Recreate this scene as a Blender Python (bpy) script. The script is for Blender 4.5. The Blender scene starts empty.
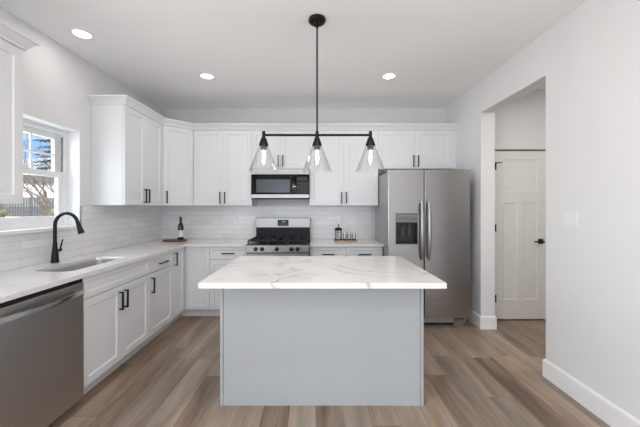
import bpy, bmesh, math, random
from mathutils import Vector, Matrix
random.seed(7)
sc = bpy.context.scene
PI = math.pi

# ------------------------------------------------------------ camera, world, light, exposure
EYE = 1.37
cam_data = bpy.data.cameras.new('camera'); cam = bpy.data.objects.new('camera', cam_data)
sc.collection.objects.link(cam); sc.camera = cam
cam.location = (0, 0, EYE); cam.rotation_euler = (PI/2, 0, 0)
cam_data.sensor_width = 36; cam_data.lens = 36*300/640
cam_data.shift_x = 4/640; cam_data.shift_y = -6.5/640
cam_data.clip_start = .05

sc.view_settings.view_transform = 'Standard'
sc.view_settings.look = 'None'
sc.view_settings.gamma = 1
sc.view_settings.use_curve_mapping = False
sc.view_settings.exposure = 0.17
try:
    sc.cycles.use_denoising = True
    sc.cycles.max_bounces = 10; sc.cycles.diffuse_bounces = 6
    sc.cycles.transparent_max_bounces = 12
    sc.cycles.caustics_reflective = False; sc.cycles.caustics_refractive = False
    sc.cycles.sample_clamp_indirect = 4
except Exception: pass

world = bpy.data.worlds.new('sky'); sc.world = world; world.use_nodes = True
nt = world.node_tree; nt.nodes.clear()
wo = nt.nodes.new('ShaderNodeOutputWorld'); bg = nt.nodes.new('ShaderNodeBackground')
tc = nt.nodes.new('ShaderNodeTexCoord'); mp = nt.nodes.new('ShaderNodeMapping'); mp.inputs['Scale'].default_value = (3, 3, 9)
ns = nt.nodes.new('ShaderNodeTexNoise'); ns.inputs['Scale'].default_value = 2.2; ns.inputs['Detail'].default_value = 5
cr = nt.nodes.new('ShaderNodeValToRGB')
cr.color_ramp.elements[0].position = .42; cr.color_ramp.elements[0].color = (.20, .38, .70, 1)
cr.color_ramp.elements[1].position = .60; cr.color_ramp.elements[1].color = (.85, .90, .97, 1)
nt.links.new(tc.outputs['Generated'], mp.inputs['Vector']); nt.links.new(mp.outputs[0], ns.inputs['Vector'])
nt.links.new(ns.outputs['Fac'], cr.inputs[0]); nt.links.new(cr.outputs[0], bg.inputs['Color'])
bg.inputs['Strength'].default_value = 1.5
nt.links.new(bg.outputs[0], wo.inputs[0])

def area(name, loc, rot, sx, sy, power, col=(1, 1, 1), shape='RECTANGLE', spread=None):
    l = bpy.data.lights.new(name, 'AREA'); l.shape = shape; l.size = sx
    if shape == 'RECTANGLE': l.size_y = sy
    l.energy = power; l.color = col
    if spread: l.spread = spread
    o = bpy.data.objects.new(name, l); sc.collection.objects.link(o)
    o.location = loc; o.rotation_euler = rot
    return o
sun = bpy.data.lights.new('sun', 'SUN'); sun.energy = 6; sun.angle = .02; sun.color = (1, .96, .9)
so = bpy.data.objects.new('sun', sun); sc.collection.objects.link(so); so.rotation_euler = (math.radians(48), 0, math.radians(20))
P_REAR_FILL, P_CAN, P_CAN_ADDED, P_HALL = 35, 2.6, 10, 12.5
# added fill lamps in invented openings behind the viewer; daylight at the kitchen window
area('rear_fill_light', (-.1, -2.95, 1.25), (PI/2, 0, 0), 3.1, 2.1, P_REAR_FILL, (.93, .96, 1))  # unseen lamp behind the viewer, added as soft frontal fill
area('window_daylight', (-2.62, 2.41, 1.70), (PI/2, 0, -PI/2), .8, .8, 9.5, (.90, .95, 1))
area('side_fill_light', (-2.50, -.95, 1.35), (PI/2, 0, -PI/2), 2.6, 1.7, 74, (.95, .97, 1))  # unseen side lamp, added to brighten the right wall and ceiling

# ------------------------------------------------------------ materials
def lin(c):
    return tuple(((v/255)/12.92 if v/255 <= .04045 else ((v/255+.055)/1.055)**2.4) for v in c)
class NT:
    def __init__(s, name):
        s.m = bpy.data.materials.new(name); s.m.use_nodes = True; s.t = s.m.node_tree
        s.b = s.t.nodes['Principled BSDF']; s.out = s.t.nodes['Material Output']
    def n(s, ty, **kw):
        n = s.t.nodes.new(ty)
        for k, v in kw.items():
            if hasattr(n, k): setattr(n, k, v)
            else: n.inputs[k].default_value = v
        return n
    def l(s, a, b): s.t.links.new(a, b)
    def math(s, op, a, b=None, c=None):
        n = s.t.nodes.new('ShaderNodeMath'); n.operation = op
        for i, v in enumerate((a, b, c)):
            if v is None: continue
            if isinstance(v, (int, float)): n.inputs[i].default_value = v
            else: s.l(v, n.inputs[i])
        return n.outputs[0]
    def ramp(s, fac, stops):
        n = s.t.nodes.new('ShaderNodeValToRGB'); e = n.color_ramp.elements
        while len(e) < len(stops): e.new(.5)
        for k, (p, c) in enumerate(stops): e[k].position = p; e[k].color = (*c, 1)
        s.l(fac, n.inputs[0]); return n.outputs[0]
def simple(name, rgb, rough=.5, metal=0, spec=None, coat=0, noise=0.0, nscale=30, bump=0):
    t = NT(name); c = lin(rgb)
    t.b.inputs['Base Color'].default_value = (*c, 1); t.b.inputs['Roughness'].default_value = rough
    t.b.inputs['Metallic'].default_value = metal; t.b.inputs['Coat Weight'].default_value = coat
    if spec is not None: t.b.inputs['Specular IOR Level'].default_value = spec
    if noise or bump:
        g = t.n('ShaderNodeTexCoord'); x = t.n('ShaderNodeTexNoise', Scale=nscale); t.l(g.outputs['Object'], x.inputs['Vector'])
        if noise:
            t.l(t.ramp(x.outputs['Fac'], [(.3, tuple(v*(1-noise) for v in c)), (.7, tuple(min(1, v*(1+noise)) for v in c))]), t.b.inputs['Base Color'])
        if bump:
            b = t.n('ShaderNodeBump', Strength=bump, Distance=.002); t.l(x.outputs['Fac'], b.inputs['Height']); t.l(b.outputs[0], t.b.inputs['Normal'])
    return t.m
def emit(name, rgb, strength):
    t = NT(name); t.b.inputs['Base Color'].default_value = (*lin(rgb), 1)
    t.b.inputs['Emission Color'].default_value = (*lin(rgb), 1); t.b.inputs['Emission Strength'].default_value = strength
    return t.m
def steel(name, rgb, rough=.3, axis=0, amp=.07):
    t = NT(name); t.b.inputs['Metallic'].default_value = 1
    g = t.n('ShaderNodeTexCoord'); mpn = t.n('ShaderNodeMapping')
    s = [900, 900, 900]; s[axis] = 3; mpn.inputs['Scale'].default_value = s
    x = t.n('ShaderNodeTexNoise', Scale=1.0, Detail=2.0)
    t.l(g.outputs['Object'], mpn.inputs['Vector']); t.l(mpn.outputs[0], x.inputs['Vector'])
    c = lin(rgb)
    t.l(t.ramp(x.outputs['Fac'], [(.3, tuple(v*(1-amp) for v in c)), (.7, tuple(min(1, v*(1+amp)) for v in c))]), t.b.inputs['Base Color'])
    t.l(t.math('MULTIPLY_ADD', x.outputs['Fac'], .04, rough-.02), t.b.inputs['Roughness'])
    return t.m
def glass(name, tint=(1, 1, 1), edge=.5, base=.04):
    t = NT(name); t.t.nodes.remove(t.b)
    tr = t.n('ShaderNodeBsdfTransparent'); tr.inputs[0].default_value = (*tint, 1)
    gl = t.n('ShaderNodeBsdfGlossy'); gl.inputs['Roughness'].default_value = .03
    lw = t.n('ShaderNodeLayerWeight', Blend=.35); mx = t.n('ShaderNodeMixShader')
    t.l(t.math('MULTIPLY_ADD', t.math('POWER', lw.outputs['Facing'], 2.0), edge, base), mx.inputs[0])
    t.l(tr.outputs[0], mx.inputs[1]); t.l(gl.outputs[0], mx.inputs[2]); t.l(mx.outputs[0], t.out.inputs['Surface'])
    return t.m
def tiles(name, uaxis):
    t = NT(name); g = t.n('ShaderNodeTexCoord'); sp = t.n('ShaderNodeSeparateXYZ'); t.l(g.outputs['Object'], sp.inputs[0])
    cb = t.n('ShaderNodeCombineXYZ'); t.l(sp.outputs[uaxis], cb.inputs[0]); t.l(t.math('SUBTRACT', sp.outputs[2], .9145), cb.inputs[1])
    b = t.n('ShaderNodeTexBrick'); b.offset = .5
    b.inputs['Scale'].default_value = 1; b.inputs['Brick Width'].default_value = .30; b.inputs['Row Height'].default_value = .0665
    b.inputs['Mortar Size'].default_value = .0017; b.inputs['Mortar Smooth'].default_value = .2; b.inputs['Bias'].default_value = 0
    b.inputs['Color1'].default_value = (*lin((236, 236, 236)), 1); b.inputs['Color2'].default_value = (*lin((225, 225, 225)), 1)
    b.inputs['Mortar'].default_value = (*lin((200, 200, 200)), 1)
    t.l(cb.outputs[0], b.inputs['Vector']); t.l(b.outputs['Color'], t.b.inputs['Base Color'])
    x = t.n('ShaderNodeTexNoise', Scale=14.0); t.l(g.outputs['Object'], x.inputs['Vector'])
    h = t.math('MULTIPLY_ADD', b.outputs['Fac'], -1.0, t.math('MULTIPLY', x.outputs['Fac'], .55))
    bp = t.n('ShaderNodeBump', Strength=.35, Distance=.002); t.l(h, bp.inputs['Height']); t.l(bp.outputs[0], t.b.inputs['Normal'])
    t.b.inputs['Roughness'].default_value = .16
    return t.m
def planks(name):
    t = NT(name); g = t.n('ShaderNodeTexCoord'); sp = t.n('ShaderNodeSeparateXYZ'); t.l(g.outputs['Object'], sp.inputs[0])
    W, L = .178, 1.22
    u = t.math('DIVIDE', sp.outputs[0], W); row = t.math('FLOOR', u)
    wn = t.n('ShaderNodeTexWhiteNoise', noise_dimensions='1D'); t.l(row, wn.inputs['W'])
    v = t.math('ADD', t.math('DIVIDE', sp.outputs[1], L), t.math('MULTIPLY', wn.outputs['Value'], 7.3)); col = t.math('FLOOR', v)
    cb = t.n('ShaderNodeCombineXYZ'); t.l(row, cb.inputs[0]); t.l(col, cb.inputs[1])
    w2 = t.n('ShaderNodeTexWhiteNoise', noise_dimensions='2D'); t.l(cb.outputs[0], w2.inputs['Vector'])
    tone = w2.outputs['Value']
    # grain stretched along the plank, shifted plank by plank
    def grain(sx, sy, det, off, dist=0.0):
        c = t.n('ShaderNodeCombineXYZ')
        t.l(t.math('MULTIPLY', sp.outputs[0], sx), c.inputs[0]); t.l(t.math('MULTIPLY', sp.outputs[1], sy), c.inputs[1])
        t.l(t.math('MULTIPLY_ADD', tone, 37.0, off), c.inputs[2])
        x = t.n('ShaderNodeTexNoise', Scale=1.0, Detail=det, Distortion=dist); t.l(c.outputs[0], x.inputs['Vector']); return x.outputs['Fac']
    g1 = grain(8, 1.1, 5.0, 0.0, .35); g2 = grain(75, 3.0, 4.0, 5.0, .3); g3 = grain(5, .7, 2.0, 11.0, .8)
    f = t.math('ADD', t.math('ADD', t.math('MULTIPLY', g1, .8), t.math('MULTIPLY', g2, .36)), t.math('MULTIPLY_ADD', tone, .24, -.17))
    colr = t.ramp(f, [(.27, lin((98, 80, 67))), (.44, lin((132, 111, 94))), (.58, lin((156, 134, 115))), (.76, lin((178, 157, 138)))])
    grey = t.ramp(f, [(.27, lin((104, 94, 86))), (.45, lin((134, 122, 111))), (.74, lin((168, 156, 144)))])
    mx = t.n('ShaderNodeMix', data_type='RGBA'); t.l(t.ramp(g3, [(.42, (0, 0, 0)), (.62, (.85, .85, .85))]), mx.inputs[0])
    t.l(colr, mx.inputs[6]); t.l(grey, mx.inputs[7])
    fu = t.math('FRACT', u); fv = t.math('FRACT', v)
    eu = t.math('MINIMUM', fu, t.math('SUBTRACT', 1.0, fu)); ev = t.math('MINIMUM', fv, t.math('SUBTRACT', 1.0, fv))
    seam = t.math('MINIMUM', t.math('MULTIPLY', eu, W), t.math('MULTIPLY', ev, L))
    sm = t.math('LESS_THAN', seam, .0014)
    m2 = t.n('ShaderNodeMix', data_type='RGBA'); t.l(t.math('MULTIPLY', sm, .7), m2.inputs[0]); t.l(mx.outputs[2], m2.inputs[6]); m2.inputs[7].default_value = (*lin((88, 74, 64)), 1)
    t.l(m2.outputs[2], t.b.inputs['Base Color'])
    t.b.inputs['Roughness'].default_value = .42
    bp = t.n('ShaderNodeBump', Strength=.15, Distance=.002); t.l(g2, bp.inputs['Height']); t.l(bp.outputs[0], t.b.inputs['Normal'])
    return t.m
def quartz(name, veins):
    t = NT(name); g = t.n('ShaderNodeTexCoord')
    x = t.n('ShaderNodeTexNoise', Scale=1.4, Detail=5.0, Distortion=1.6); t.l(g.outputs['Object'], x.inputs['Vector'])
    d = t.math('ABSOLUTE', t.math('SUBTRACT', x.outputs['Fac'], .5))
    vein = t.ramp(d, [(0.0, (1, 1, 1)), (.006, (.35, .35, .35)), (.022, (0, 0, 0))])
    y = t.n('ShaderNodeTexNoise', Scale=2.3, Detail=3.0); t.l(g.outputs['Object'], y.inputs['Vector'])
    gate = t.ramp(y.outputs['Fac'], [(.44, (0, 0, 0)), (.56, (1, 1, 1))])
    z = t.n('ShaderNodeTexNoise', Scale=5.0, Detail=6.0); t.l(g.outputs['Object'], z.inputs['Vector'])
    base = t.ramp(z.outputs['Fac'], [(.35, lin((222, 221, 220))), (.65, lin((231, 230, 230)))])
    mx = t.n('ShaderNodeMix', data_type='RGBA')
    t.l(t.math('MULTIPLY', t.math('MULTIPLY', vein, gate), veins), mx.inputs[0]); t.l(base, mx.inputs[6]); mx.inputs[7].default_value = (*lin((158, 150, 143)), 1)
    t.l(mx.outputs[2], t.b.inputs['Base Color']); t.b.inputs['Roughness'].default_value = .14
    return t.m
def wood(name, a, b, sx=8, sy=60):
    t = NT(name); g = t.n('ShaderNodeTexCoord'); mpn = t.n('ShaderNodeMapping'); mpn.inputs['Scale'].default_value = (sx, sy, sy)
    x = t.n('ShaderNodeTexNoise', Scale=1.0, Detail=4.0, Distortion=.5); t.l(g.outputs['Object'], mpn.inputs['Vector']); t.l(mpn.outputs[0], x.inputs['Vector'])
    t.l(t.ramp(x.outputs['Fac'], [(.3, lin(a)), (.7, lin(b))]), t.b.inputs['Base Color']); t.b.inputs['Roughness'].default_value = .5
    return t.m

M = dict(
    wall=simple('wall_paint', (224, 224, 225), .85, bump=.04, nscale=220),
    ceil=simple('ceiling_paint', (246, 246, 246), .9, bump=.04, nscale=220),
    trim=simple('trim_paint', (236, 237, 238), .35),
    cab=simple('cabinet_paint', (226, 227, 229), .38),
    island=simple('island_paint', (170, 175, 178), .4),
    toe=simple('toe_kick_paint', (222, 222, 222), .5),
    black=simple('matte_black_metal', (30, 30, 31), .38, .6),
    iron=simple('cast_iron', (22, 22, 23), .55, .2, bump=.2, nscale=300),
    plastic=simple('black_plastic', (20, 20, 22), .3),
    gloss=simple('black_glass', (10, 10, 12), .06, spec=.22),
    steel=steel('brushed_steel', (166, 165, 164), .38, 0),
    steel_v=steel('fridge_steel', (164, 163, 162), .28, 0, .03),
    steel_d=steel('dark_steel', (196, 192, 189), .36, 1, .03),
    fside=simple('grey_fridge_side', (168, 168, 168), .45, .4),
    chrome=simple('satin_chrome', (205, 205, 205), .18, 1),
    door=simple('door_paint', (222, 221, 218), .4),
    plate=simple('white_plastic', (230, 230, 233), .3),
    tile_l=tiles('tile_left', 1), tile_b=tiles('tile_back', 0),
    floor=planks('plank_floor'), quartz=quartz('white_quartz', .12), quartz2=quartz('veined_quartz', .85),
    glass=glass('clear_glass', edge=.75, base=.06), pane=glass('window_glass', edge=.3, base=.03),
    bulb=glass('bulb_glass', edge=.6, base=.08), can=emit('can_light_glow', (255, 252, 245), 5.0),
    fil=emit('filament_glow', (255, 214, 165), 8.0),
    bottle=simple('dark_bottle_glass', (12, 12, 12), .08, spec=.8), label=simple('paper_label', (222, 216, 204), .7),
    board=wood('walnut_wood', (84, 58, 40), (134, 98, 70)), tray=wood('oak_wood', (150, 112, 76), (190, 150, 108)),
    coffee=simple('white_ceramic', (232, 232, 230), .2),
    clock=emit('display_digits', (190, 215, 230), .6),
    dark=simple('dark_gap', (22, 22, 22), .8), grayp=simple('grey_plastic', (120, 121, 123), .35, .3),
    grass=simple('dry_lawn', (172, 168, 140), .95, noise=.3, nscale=1.5),
    bark=simple('bare_bark', (112, 100, 86), .9, noise=.25, nscale=6), needle=simple('conifer_needles', (58, 70, 50), .9, noise=.3, nscale=4),
    shrub=simple('winter_scrub', (120, 116, 84), .95, noise=.35, nscale=3), siding=simple('white_siding', (232, 232, 232), .7),
    redp=simple('red_brick', (150, 72, 66), .85, noise=.15, nscale=9), shingle=simple('grey_shingles', (92, 94, 98), .85, noise=.15, nscale=9),
    wglass=simple('dark_window', (60, 68, 76), .1),
)

# ------------------------------------------------------------ helpers
C = sc.collection
def link(name, bm, m, parent=None, loc=(0, 0, 0), rot=(0, 0, 0), smooth=False, bevel=0, kind=None):
    bmesh.ops.recalc_face_normals(bm, faces=bm.faces[:])
    me = bpy.data.meshes.new(name); bm.to_mesh(me); bm.free()
    mats = m if isinstance(m, (list, tuple)) else [m]
    for k in mats: me.materials.append(M[k] if isinstance(k, str) else k)
    if smooth:
        for p in me.polygons: p.use_smooth = True
        me.set_sharp_from_angle(angle=math.radians(38))
    o = bpy.data.objects.new(name, me); C.objects.link(o)
    o.parent = parent; o.location = loc; o.rotation_euler = rot
    if bevel:
        b = o.modifiers.new('edge', 'BEVEL'); b.width = bevel; b.segments = 2; b.limit_method = 'ANGLE'; b.angle_limit = math.radians(50)
    if kind: o['kind'] = kind
    return o
def tag(o, label, cat, group=None):
    o['label'] = label; o['category'] = cat
    if group: o['group'] = group
    return o
def thing(name, label, cat, loc=(0, 0, 0), rz=0, group=None):
    o = bpy.data.objects.new(name, None); C.objects.link(o); o.empty_display_size = .1
    o.location = loc; o.rotation_euler = (0, 0, rz); return tag(o, label, cat, group)
def nb(): return bmesh.new()
def box(bm, x0, x1, y0, y1, z0, z1):
    v = [bm.verts.new((x, y, z)) for z in (z0, z1) for x, y in ((x0, y0), (x1, y0), (x1, y1), (x0, y1))]
    for f in ((3, 2, 1, 0), (4, 5, 6, 7), (0, 1, 5, 4), (1, 2, 6, 5), (2, 3, 7, 6), (3, 0, 4, 7)): bm.faces.new([v[i] for i in f])
    return bm
def bx(*a): return box(nb(), *a)
def prism(bm, pts, z0, z1):
    a = [bm.verts.new((x, y, z0)) for x, y in pts]; b = [bm.verts.new((x, y, z1)) for x, y in pts]; n = len(pts)
    bm.faces.new(a[::-1]); bm.faces.new(b)
    for i in range(n): bm.faces.new((a[i], a[(i+1) % n], b[(i+1) % n], b[i]))
    return bm
def lathe(bm, prof, c=(0, 0, 0), n=24, mat=None):
    """prof: list of (r, z); revolved about z, closed where r is 0; mat: extra matrix"""
    rings = []
    for r, z in prof:
        if r < 1e-6: rings.append([bm.verts.new((0, 0, z))])
        else: rings.append([bm.verts.new((r*math.cos(2*PI*k/n), r*math.sin(2*PI*k/n), z)) for k in range(n)])
    for a, b in zip(rings, rings[1:]):
        for k in range(n):
            q = (k+1) % n
            if len(a) == 1 and len(b) == 1: break
            if len(a) == 1: bm.faces.new((a[0], b[k], b[q]))
            elif len(b) == 1: bm.faces.new((a[k], a[q], b[0]))
            else: bm.faces.new((a[k], a[q], b[q], b[k]))
    vs = [v for r in rings for v in r]
    mt = Matrix.Translation(c) @ (mat or Matrix())
    for v in vs: v.co = mt @ v.co
    return bm
def disc_x(ax):  # matrix turning z axis to given axis
    return {'x': Matrix.Rotation(PI/2, 4, 'Y'), 'y': Matrix.Rotation(-PI/2, 4, 'X'), '-y': Matrix.Rotation(PI/2, 4, 'X')}[ax]
def tube(bm, pts, r, n=12, cap=True):
    pts = [Vector(p) for p in pts]; rs = r if isinstance(r, (list, tuple)) else [r]*len(pts)
    rings = []; up = None
    for i, p in enumerate(pts):
        d = (pts[min(i+1, len(pts)-1)] - pts[max(i-1, 0)]).normalized()
        if up is None:
            up = Vector((0, 0, 1)) if abs(d.z) < .9 else Vector((1, 0, 0))
        a = d.cross(up); 
        if a.length < 1e-5: a = d.cross(Vector((0, 1, 0)))
        a.normalize(); b = a.cross(d).normalized(); up = b
        rings.append([bm.verts.new(p + (a*math.cos(2*PI*k/n) + b*math.sin(2*PI*k/n))*rs[i]) for k in range(n)])
    for a, b in zip(rings, rings[1:]):
        for k in range(n): bm.faces.new((a[k], a[(k+1) % n], b[(k+1) % n], b[k]))
    if cap: bm.faces.new(rings[0][::-1]); bm.faces.new(rings[-1])
    return bm
def cells(us, vs, hole, w0, w1, f):
    """slab over a grid with holes, one closed mesh; f maps (u, v, w) to (x, y, z)"""
    bm = nb(); cache = {}
    def V(i, j, k):
        if (i, j, k) not in cache: cache[i, j, k] = bm.verts.new(f(us[i], vs[j], (w0, w1)[k]))
        return cache[i, j, k]
    nu, nv = len(us)-1, len(vs)-1
    full = lambda i, j: 0 <= i < nu and 0 <= j < nv and not hole((us[i]+us[i+1])/2, (vs[j]+vs[j+1])/2)
    for i in range(nu):
        for j in range(nv):
            if not full(i, j): continue
            for k in (0, 1): bm.faces.new((V(i, j, k), V(i+1, j, k), V(i+1, j+1, k), V(i, j+1, k)))
            for di, dj, a, b in ((-1, 0, (i, j), (i, j+1)), (1, 0, (i+1, j), (i+1, j+1)), (0, -1, (i, j), (i+1, j)), (0, 1, (i, j+1), (i+1, j+1))):
                if not full(i+di, j+dj): bm.faces.new((V(*a, 0), V(*b, 0), V(*b, 1), V(*a, 1)))
    return bm
def sweep(bm, path, prof):
    """prof of (outward, z) carried along a flat path, outward is to the right of travel, mitred"""
    P = [Vector((x, y)) for x, y in path]; rings = []
    for i, p in enumerate(P):
        ns_ = []
        if i > 0: d = (P[i]-P[i-1]).normalized(); ns_.append(Vector((d.y, -d.x)))
        if i < len(P)-1: d = (P[i+1]-P[i]).normalized(); ns_.append(Vector((d.y, -d.x)))
        m = sum(ns_, Vector((0, 0))).normalized(); k = 1/max(.2, m.dot(ns_[0]))
        rings.append([bm.verts.new((p.x+m.x*o*k, p.y+m.y*o*k, z)) for o, z in prof])
    n = len(prof)
    for a, b in zip(rings, rings[1:]):
        for k in range(n): bm.faces.new((a[k], a[(k+1) % n], b[(k+1) % n], b[k]))
    bm.faces.new(rings[0]); bm.faces.new(rings[-1][::-1])
    return bm

# ------------------------------------------------------------ the room shell
XL, XR, YB, YR, ZC = -2.226, 1.853, 4.31, -2.8, 2.785
HX = 3.35
W_Y0, W_Y1, W_Z0, W_Z1 = 1.99, 2.83, 1.195, 2.083       # kitchen window opening
O_Y0, O_Y1, O_Z = 2.42, 3.37, 2.432                     # opening to the hall
def S(name, bm, m, **k): return link(name, bm, m, kind='structure', **k)
S('floor', bx(XL-.25, HX+.1, YR-.2, YB+.15, -.1, 0), 'floor')
S('ceiling', bx(XL-.25, HX+.1, YR-.2, YB+.15, ZC, ZC+.1), 'ceil')
S('wall_left', cells([YR-.2, -2.3, .4, W_Y0, W_Y1, YB+.15], [0, .45, W_Z0, W_Z1, 2.25, ZC], lambda u, v: (W_Y0 < u < W_Y1 and W_Z0 < v < W_Z1) or (-2.3 < u < .4 and .45 < v < 2.25), XL, XL-.21, lambda u, v, w: (w, u, v)), 'wall')  # the large opening behind the viewer is invented to admit the side fill
S('wall_back', bx(XL, XR+.155, YB, YB+.15, 0, ZC), 'wall')
S('wall_right', cells([YR, O_Y0, O_Y1, YB], [0, O_Z, ZC], lambda u, v: O_Y0 < u < O_Y1 and v < O_Z, XR, XR+.155, lambda u, v, w: (w, u, v)), 'wall')
S('wall_rear', cells([XL, -1.7, 1.5, XR+.155], [0, .08, 2.35, ZC], lambda u, v: -1.7 < u < 1.5 and .08 < v < 2.35, YR, YR-.15, lambda u, v, w: (u, w, v)), 'wall')  # wide opening invented for the fill lamp behind the viewer
# hall beyond the opening
DX0, DX1, DY, DZ = 2.170, 2.780, 3.63, 2.075
S('wall_hall_back', cells([XR+.155, DX0-.012, DX1+.012, HX], [0, DZ+.012, ZC], lambda u, v: DX0-.02 < u < DX1+.02 and v < DZ, DY-.005, DY+.11, lambda u, v, w: (u, w, v)), 'wall')
S('wall_hall_right', bx(HX, HX+.1, 1.2, DY+.7, 0, ZC), 'wall')
S('wall_hall_near', bx(XR+.155, HX, 1.2, 1.3, 0, ZC), 'wall')
S('wall_closet', bx(XR+.155, HX, DY+.6, DY+.7, 0, ZC), 'wall')
BP = [(0, 0), (.015, 0), (.015, .128), (.009, .142), (0, .146)]
def baseboard(name, path): return S(name, sweep(nb(), path, BP), 'trim')
baseboard('baseboard_right', [(XR, YR), (XR, O_Y0), (XR+.155, O_Y0)][::-1])
baseboard('baseboard_hall', [(DX0-.012, DY-.005), (XR+.155, DY-.005), (XR+.155, O_Y1), (XR, O_Y1), (XR, YB)][::-1])
baseboard('baseboard_hall_right', [(HX, 1.3), (HX, DY-.005), (DX1+.012, DY-.005)][::-1])
baseboard('baseboard_left', [(XL, YR), (XL, .55)])

# tiles on the walls
S('wall_tiles_left', cells([.55, W_Y0, W_Y1, YB-.009], [.9145, W_Z0-.03, 1.388], lambda u, v: W_Y0 < u < W_Y1 and v > W_Z0-.03, XL, XL+.009, lambda u, v, w: (w, u, v)), 'tile_l')
S('wall_tiles_back', bx(XL+.009, .80, YB-.009, YB, .9145, 1.388), 'tile_b')
S('trim_1', bx(XL, XL+.011, W_Y1-.002, W_Y1+.004, W_Z0, 1.384), 'grayp')

# window: frame, two sashes, grille
win = S('window_1', cells([W_Y0, W_Y0+.045, W_Y1-.045, W_Y1], [W_Z0, W_Z0+.045, W_Z1-.045, W_Z1], lambda u, v: W_Y0+.045 < u < W_Y1-.045 and W_Z0+.045 < v < W_Z1-.045, XL-.114, XL-.20, lambda u, v, w: (w, u, v)), 'trim')
def sash(name, z0, z1, x0, grille):
    a, b = W_Y0+.045, W_Y1-.045; t = .05
    o = link(name, cells([a, a+t, b-t, b], [z0, z0+t, z1-t, z1], lambda u, v: a+t < u < b-t and z0+t < v < z1-t, x0, x0-.03, lambda u, v, w: (w, u, v)), 'trim', win)
    link('pane', bx(x0-.018, x0-.013, a+t, b-t, z0+t, z1-t), 'pane', o)
    if grille:
        g = nb()
        for k in (1, 2):
            y = a+t+(b-a-2*t)*k/3; box(g, x0-.012, x0-.004, y-.009, y+.009, z0+t, z1-t)
        zc = (z0+z1)/2; box(g, x0-.0125, x0-.0035, a+t, b-t, zc-.009, zc+.009)
        link('grille', g, 'trim', o)
    return o
MR = 1.665
sash('upper_sash', MR-.02, W_Z1-.045, XL-.16, True)
sash('lower_sash', W_Z0+.045, MR+.025, XL-.125, False)
link('sash_track', bx(XL-.135, XL-.1245, W_Y1-.058, W_Y1-.046, MR+.03, W_Z1-.07), 'grayp', win)
link('sash_lock', bx(XL-.128, XL-.112, 2.39, 2.44, MR+.025, MR+.04), 'trim', win)
S('trim_2', bx(XL-.114, XL+.03, W_Y0-.03, W_Y1+.0, W_Z0-.028, W_Z0+.004), 'trim', bevel=.006)
S('trim_3', cells([W_Y0, W_Y0+.006, W_Y1-.006, W_Y1], [W_Z0+.004, W_Z1-.006, W_Z1], lambda u, v: W_Y0+.006 < u < W_Y1-.006 and v < W_Z1-.006, XL-.114, XL, lambda u, v, w: (w, u, v)), 'trim')

# ------------------------------------------------------------ hall door
def panel_face(bm, x0, x1, z0, z1, fr, y, th, holes, s=.006):
    """raised stile and rail face with recessed panels"""
    us = sorted({x0, x1, *[h[0] for h in holes], *[h[1] for h in holes]}); vs = sorted({z0, z1, *[h[2] for h in holes], *[h[3] for h in holes]})
    inh = lambda u, v: any(h[0] < u < h[1] and h[2] < v < h[3] for h in holes)
    b2 = cells(us, vs, inh, y, y+.009, lambda u, v, w: (u, w, v))
    me = bpy.data.meshes.new('t'); b2.to_mesh(me); b2.free(); bm.from_mesh(me); bpy.data.meshes.remove(me)
    box(bm, x0, x1, y+.009, y+th, z0, z1)
    # sloped moulding round each recess
    for a, b, c, d in holes:
        for q in (((a, c), (b, c), (b-s, c+s), (a+s, c+s)), ((b, c), (b, d), (b-s, d-s), (b-s, c+s)), ((b, d), (a, d), (a+s, d-s), (b-s, d-s)), ((a, d), (a, c), (a+s, c+s), (a+s, d-s))):
            v = [bm.verts.new((q[0][0], y+.001, q[0][1])), bm.verts.new((q[1][0], y+.001, q[1][1])), bm.verts.new((q[2][0], y+.0089, q[2][1])), bm.verts.new((q[3][0], y+.0089, q[3][1]))]
            bm.faces.new(v)
    return bm
dz0 = .014; dw = DX1-DX0
d = panel_face(nb(), 0, dw, dz0, DZ-.03, 0, 0, .035, [(.095, dw-.095, 1.56, 1.95), (.095, dw/2-.035, .25, 1.42), (dw/2+.035, dw-.095, .25, 1.42)], s=.014)
door = S('door_1', d, 'door'); door.location = (DX0, DY, 0)
h = nb(); box(h, dw-.095, dw-.035, -.008, -.0005, .925, .985); lathe(h, [(0, 0), (.011, 0), (.011, .05), (0, .05)], (dw-.065, -.058, .955), 14, disc_x('y')); box(h, dw-.175, dw-.055, -.062, -.05, .946, .964)
link('door_lever', h, 'black', door, bevel=.002)
for z in (.22, 1.07, 1.82):
    b = nb(); lathe(b, [(0, 0), (.008, 0), (.008, .09), (0, .09)], (-.001, -.009, z), 12)
    if z > 1.5: tube(b, [(0, -.012, z+.08), (.03, -.05, z+.08), (.045, -.05, z+.08)], .006, 8)
    link('hinge', b, 'black', door)
fr = nb(); box(fr, DX0-.0115, DX0-.0035, DY-.006, DY+.09, 0, DZ+.0); box(fr, DX1+.0035, DX1+.0115, DY-.006, DY+.09, 0, DZ+.0); box(fr, DX0-.0115, DX1+.0115, DY-.006, DY+.09, DZ-.014, DZ+.0115)
S('trim_4', fr, 'door')
S('trim_5', bx(DX0-.0115, DX1+.0115, DY-.0075, DY-.006, DZ-.022, DZ-.008), 'grayp')

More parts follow.
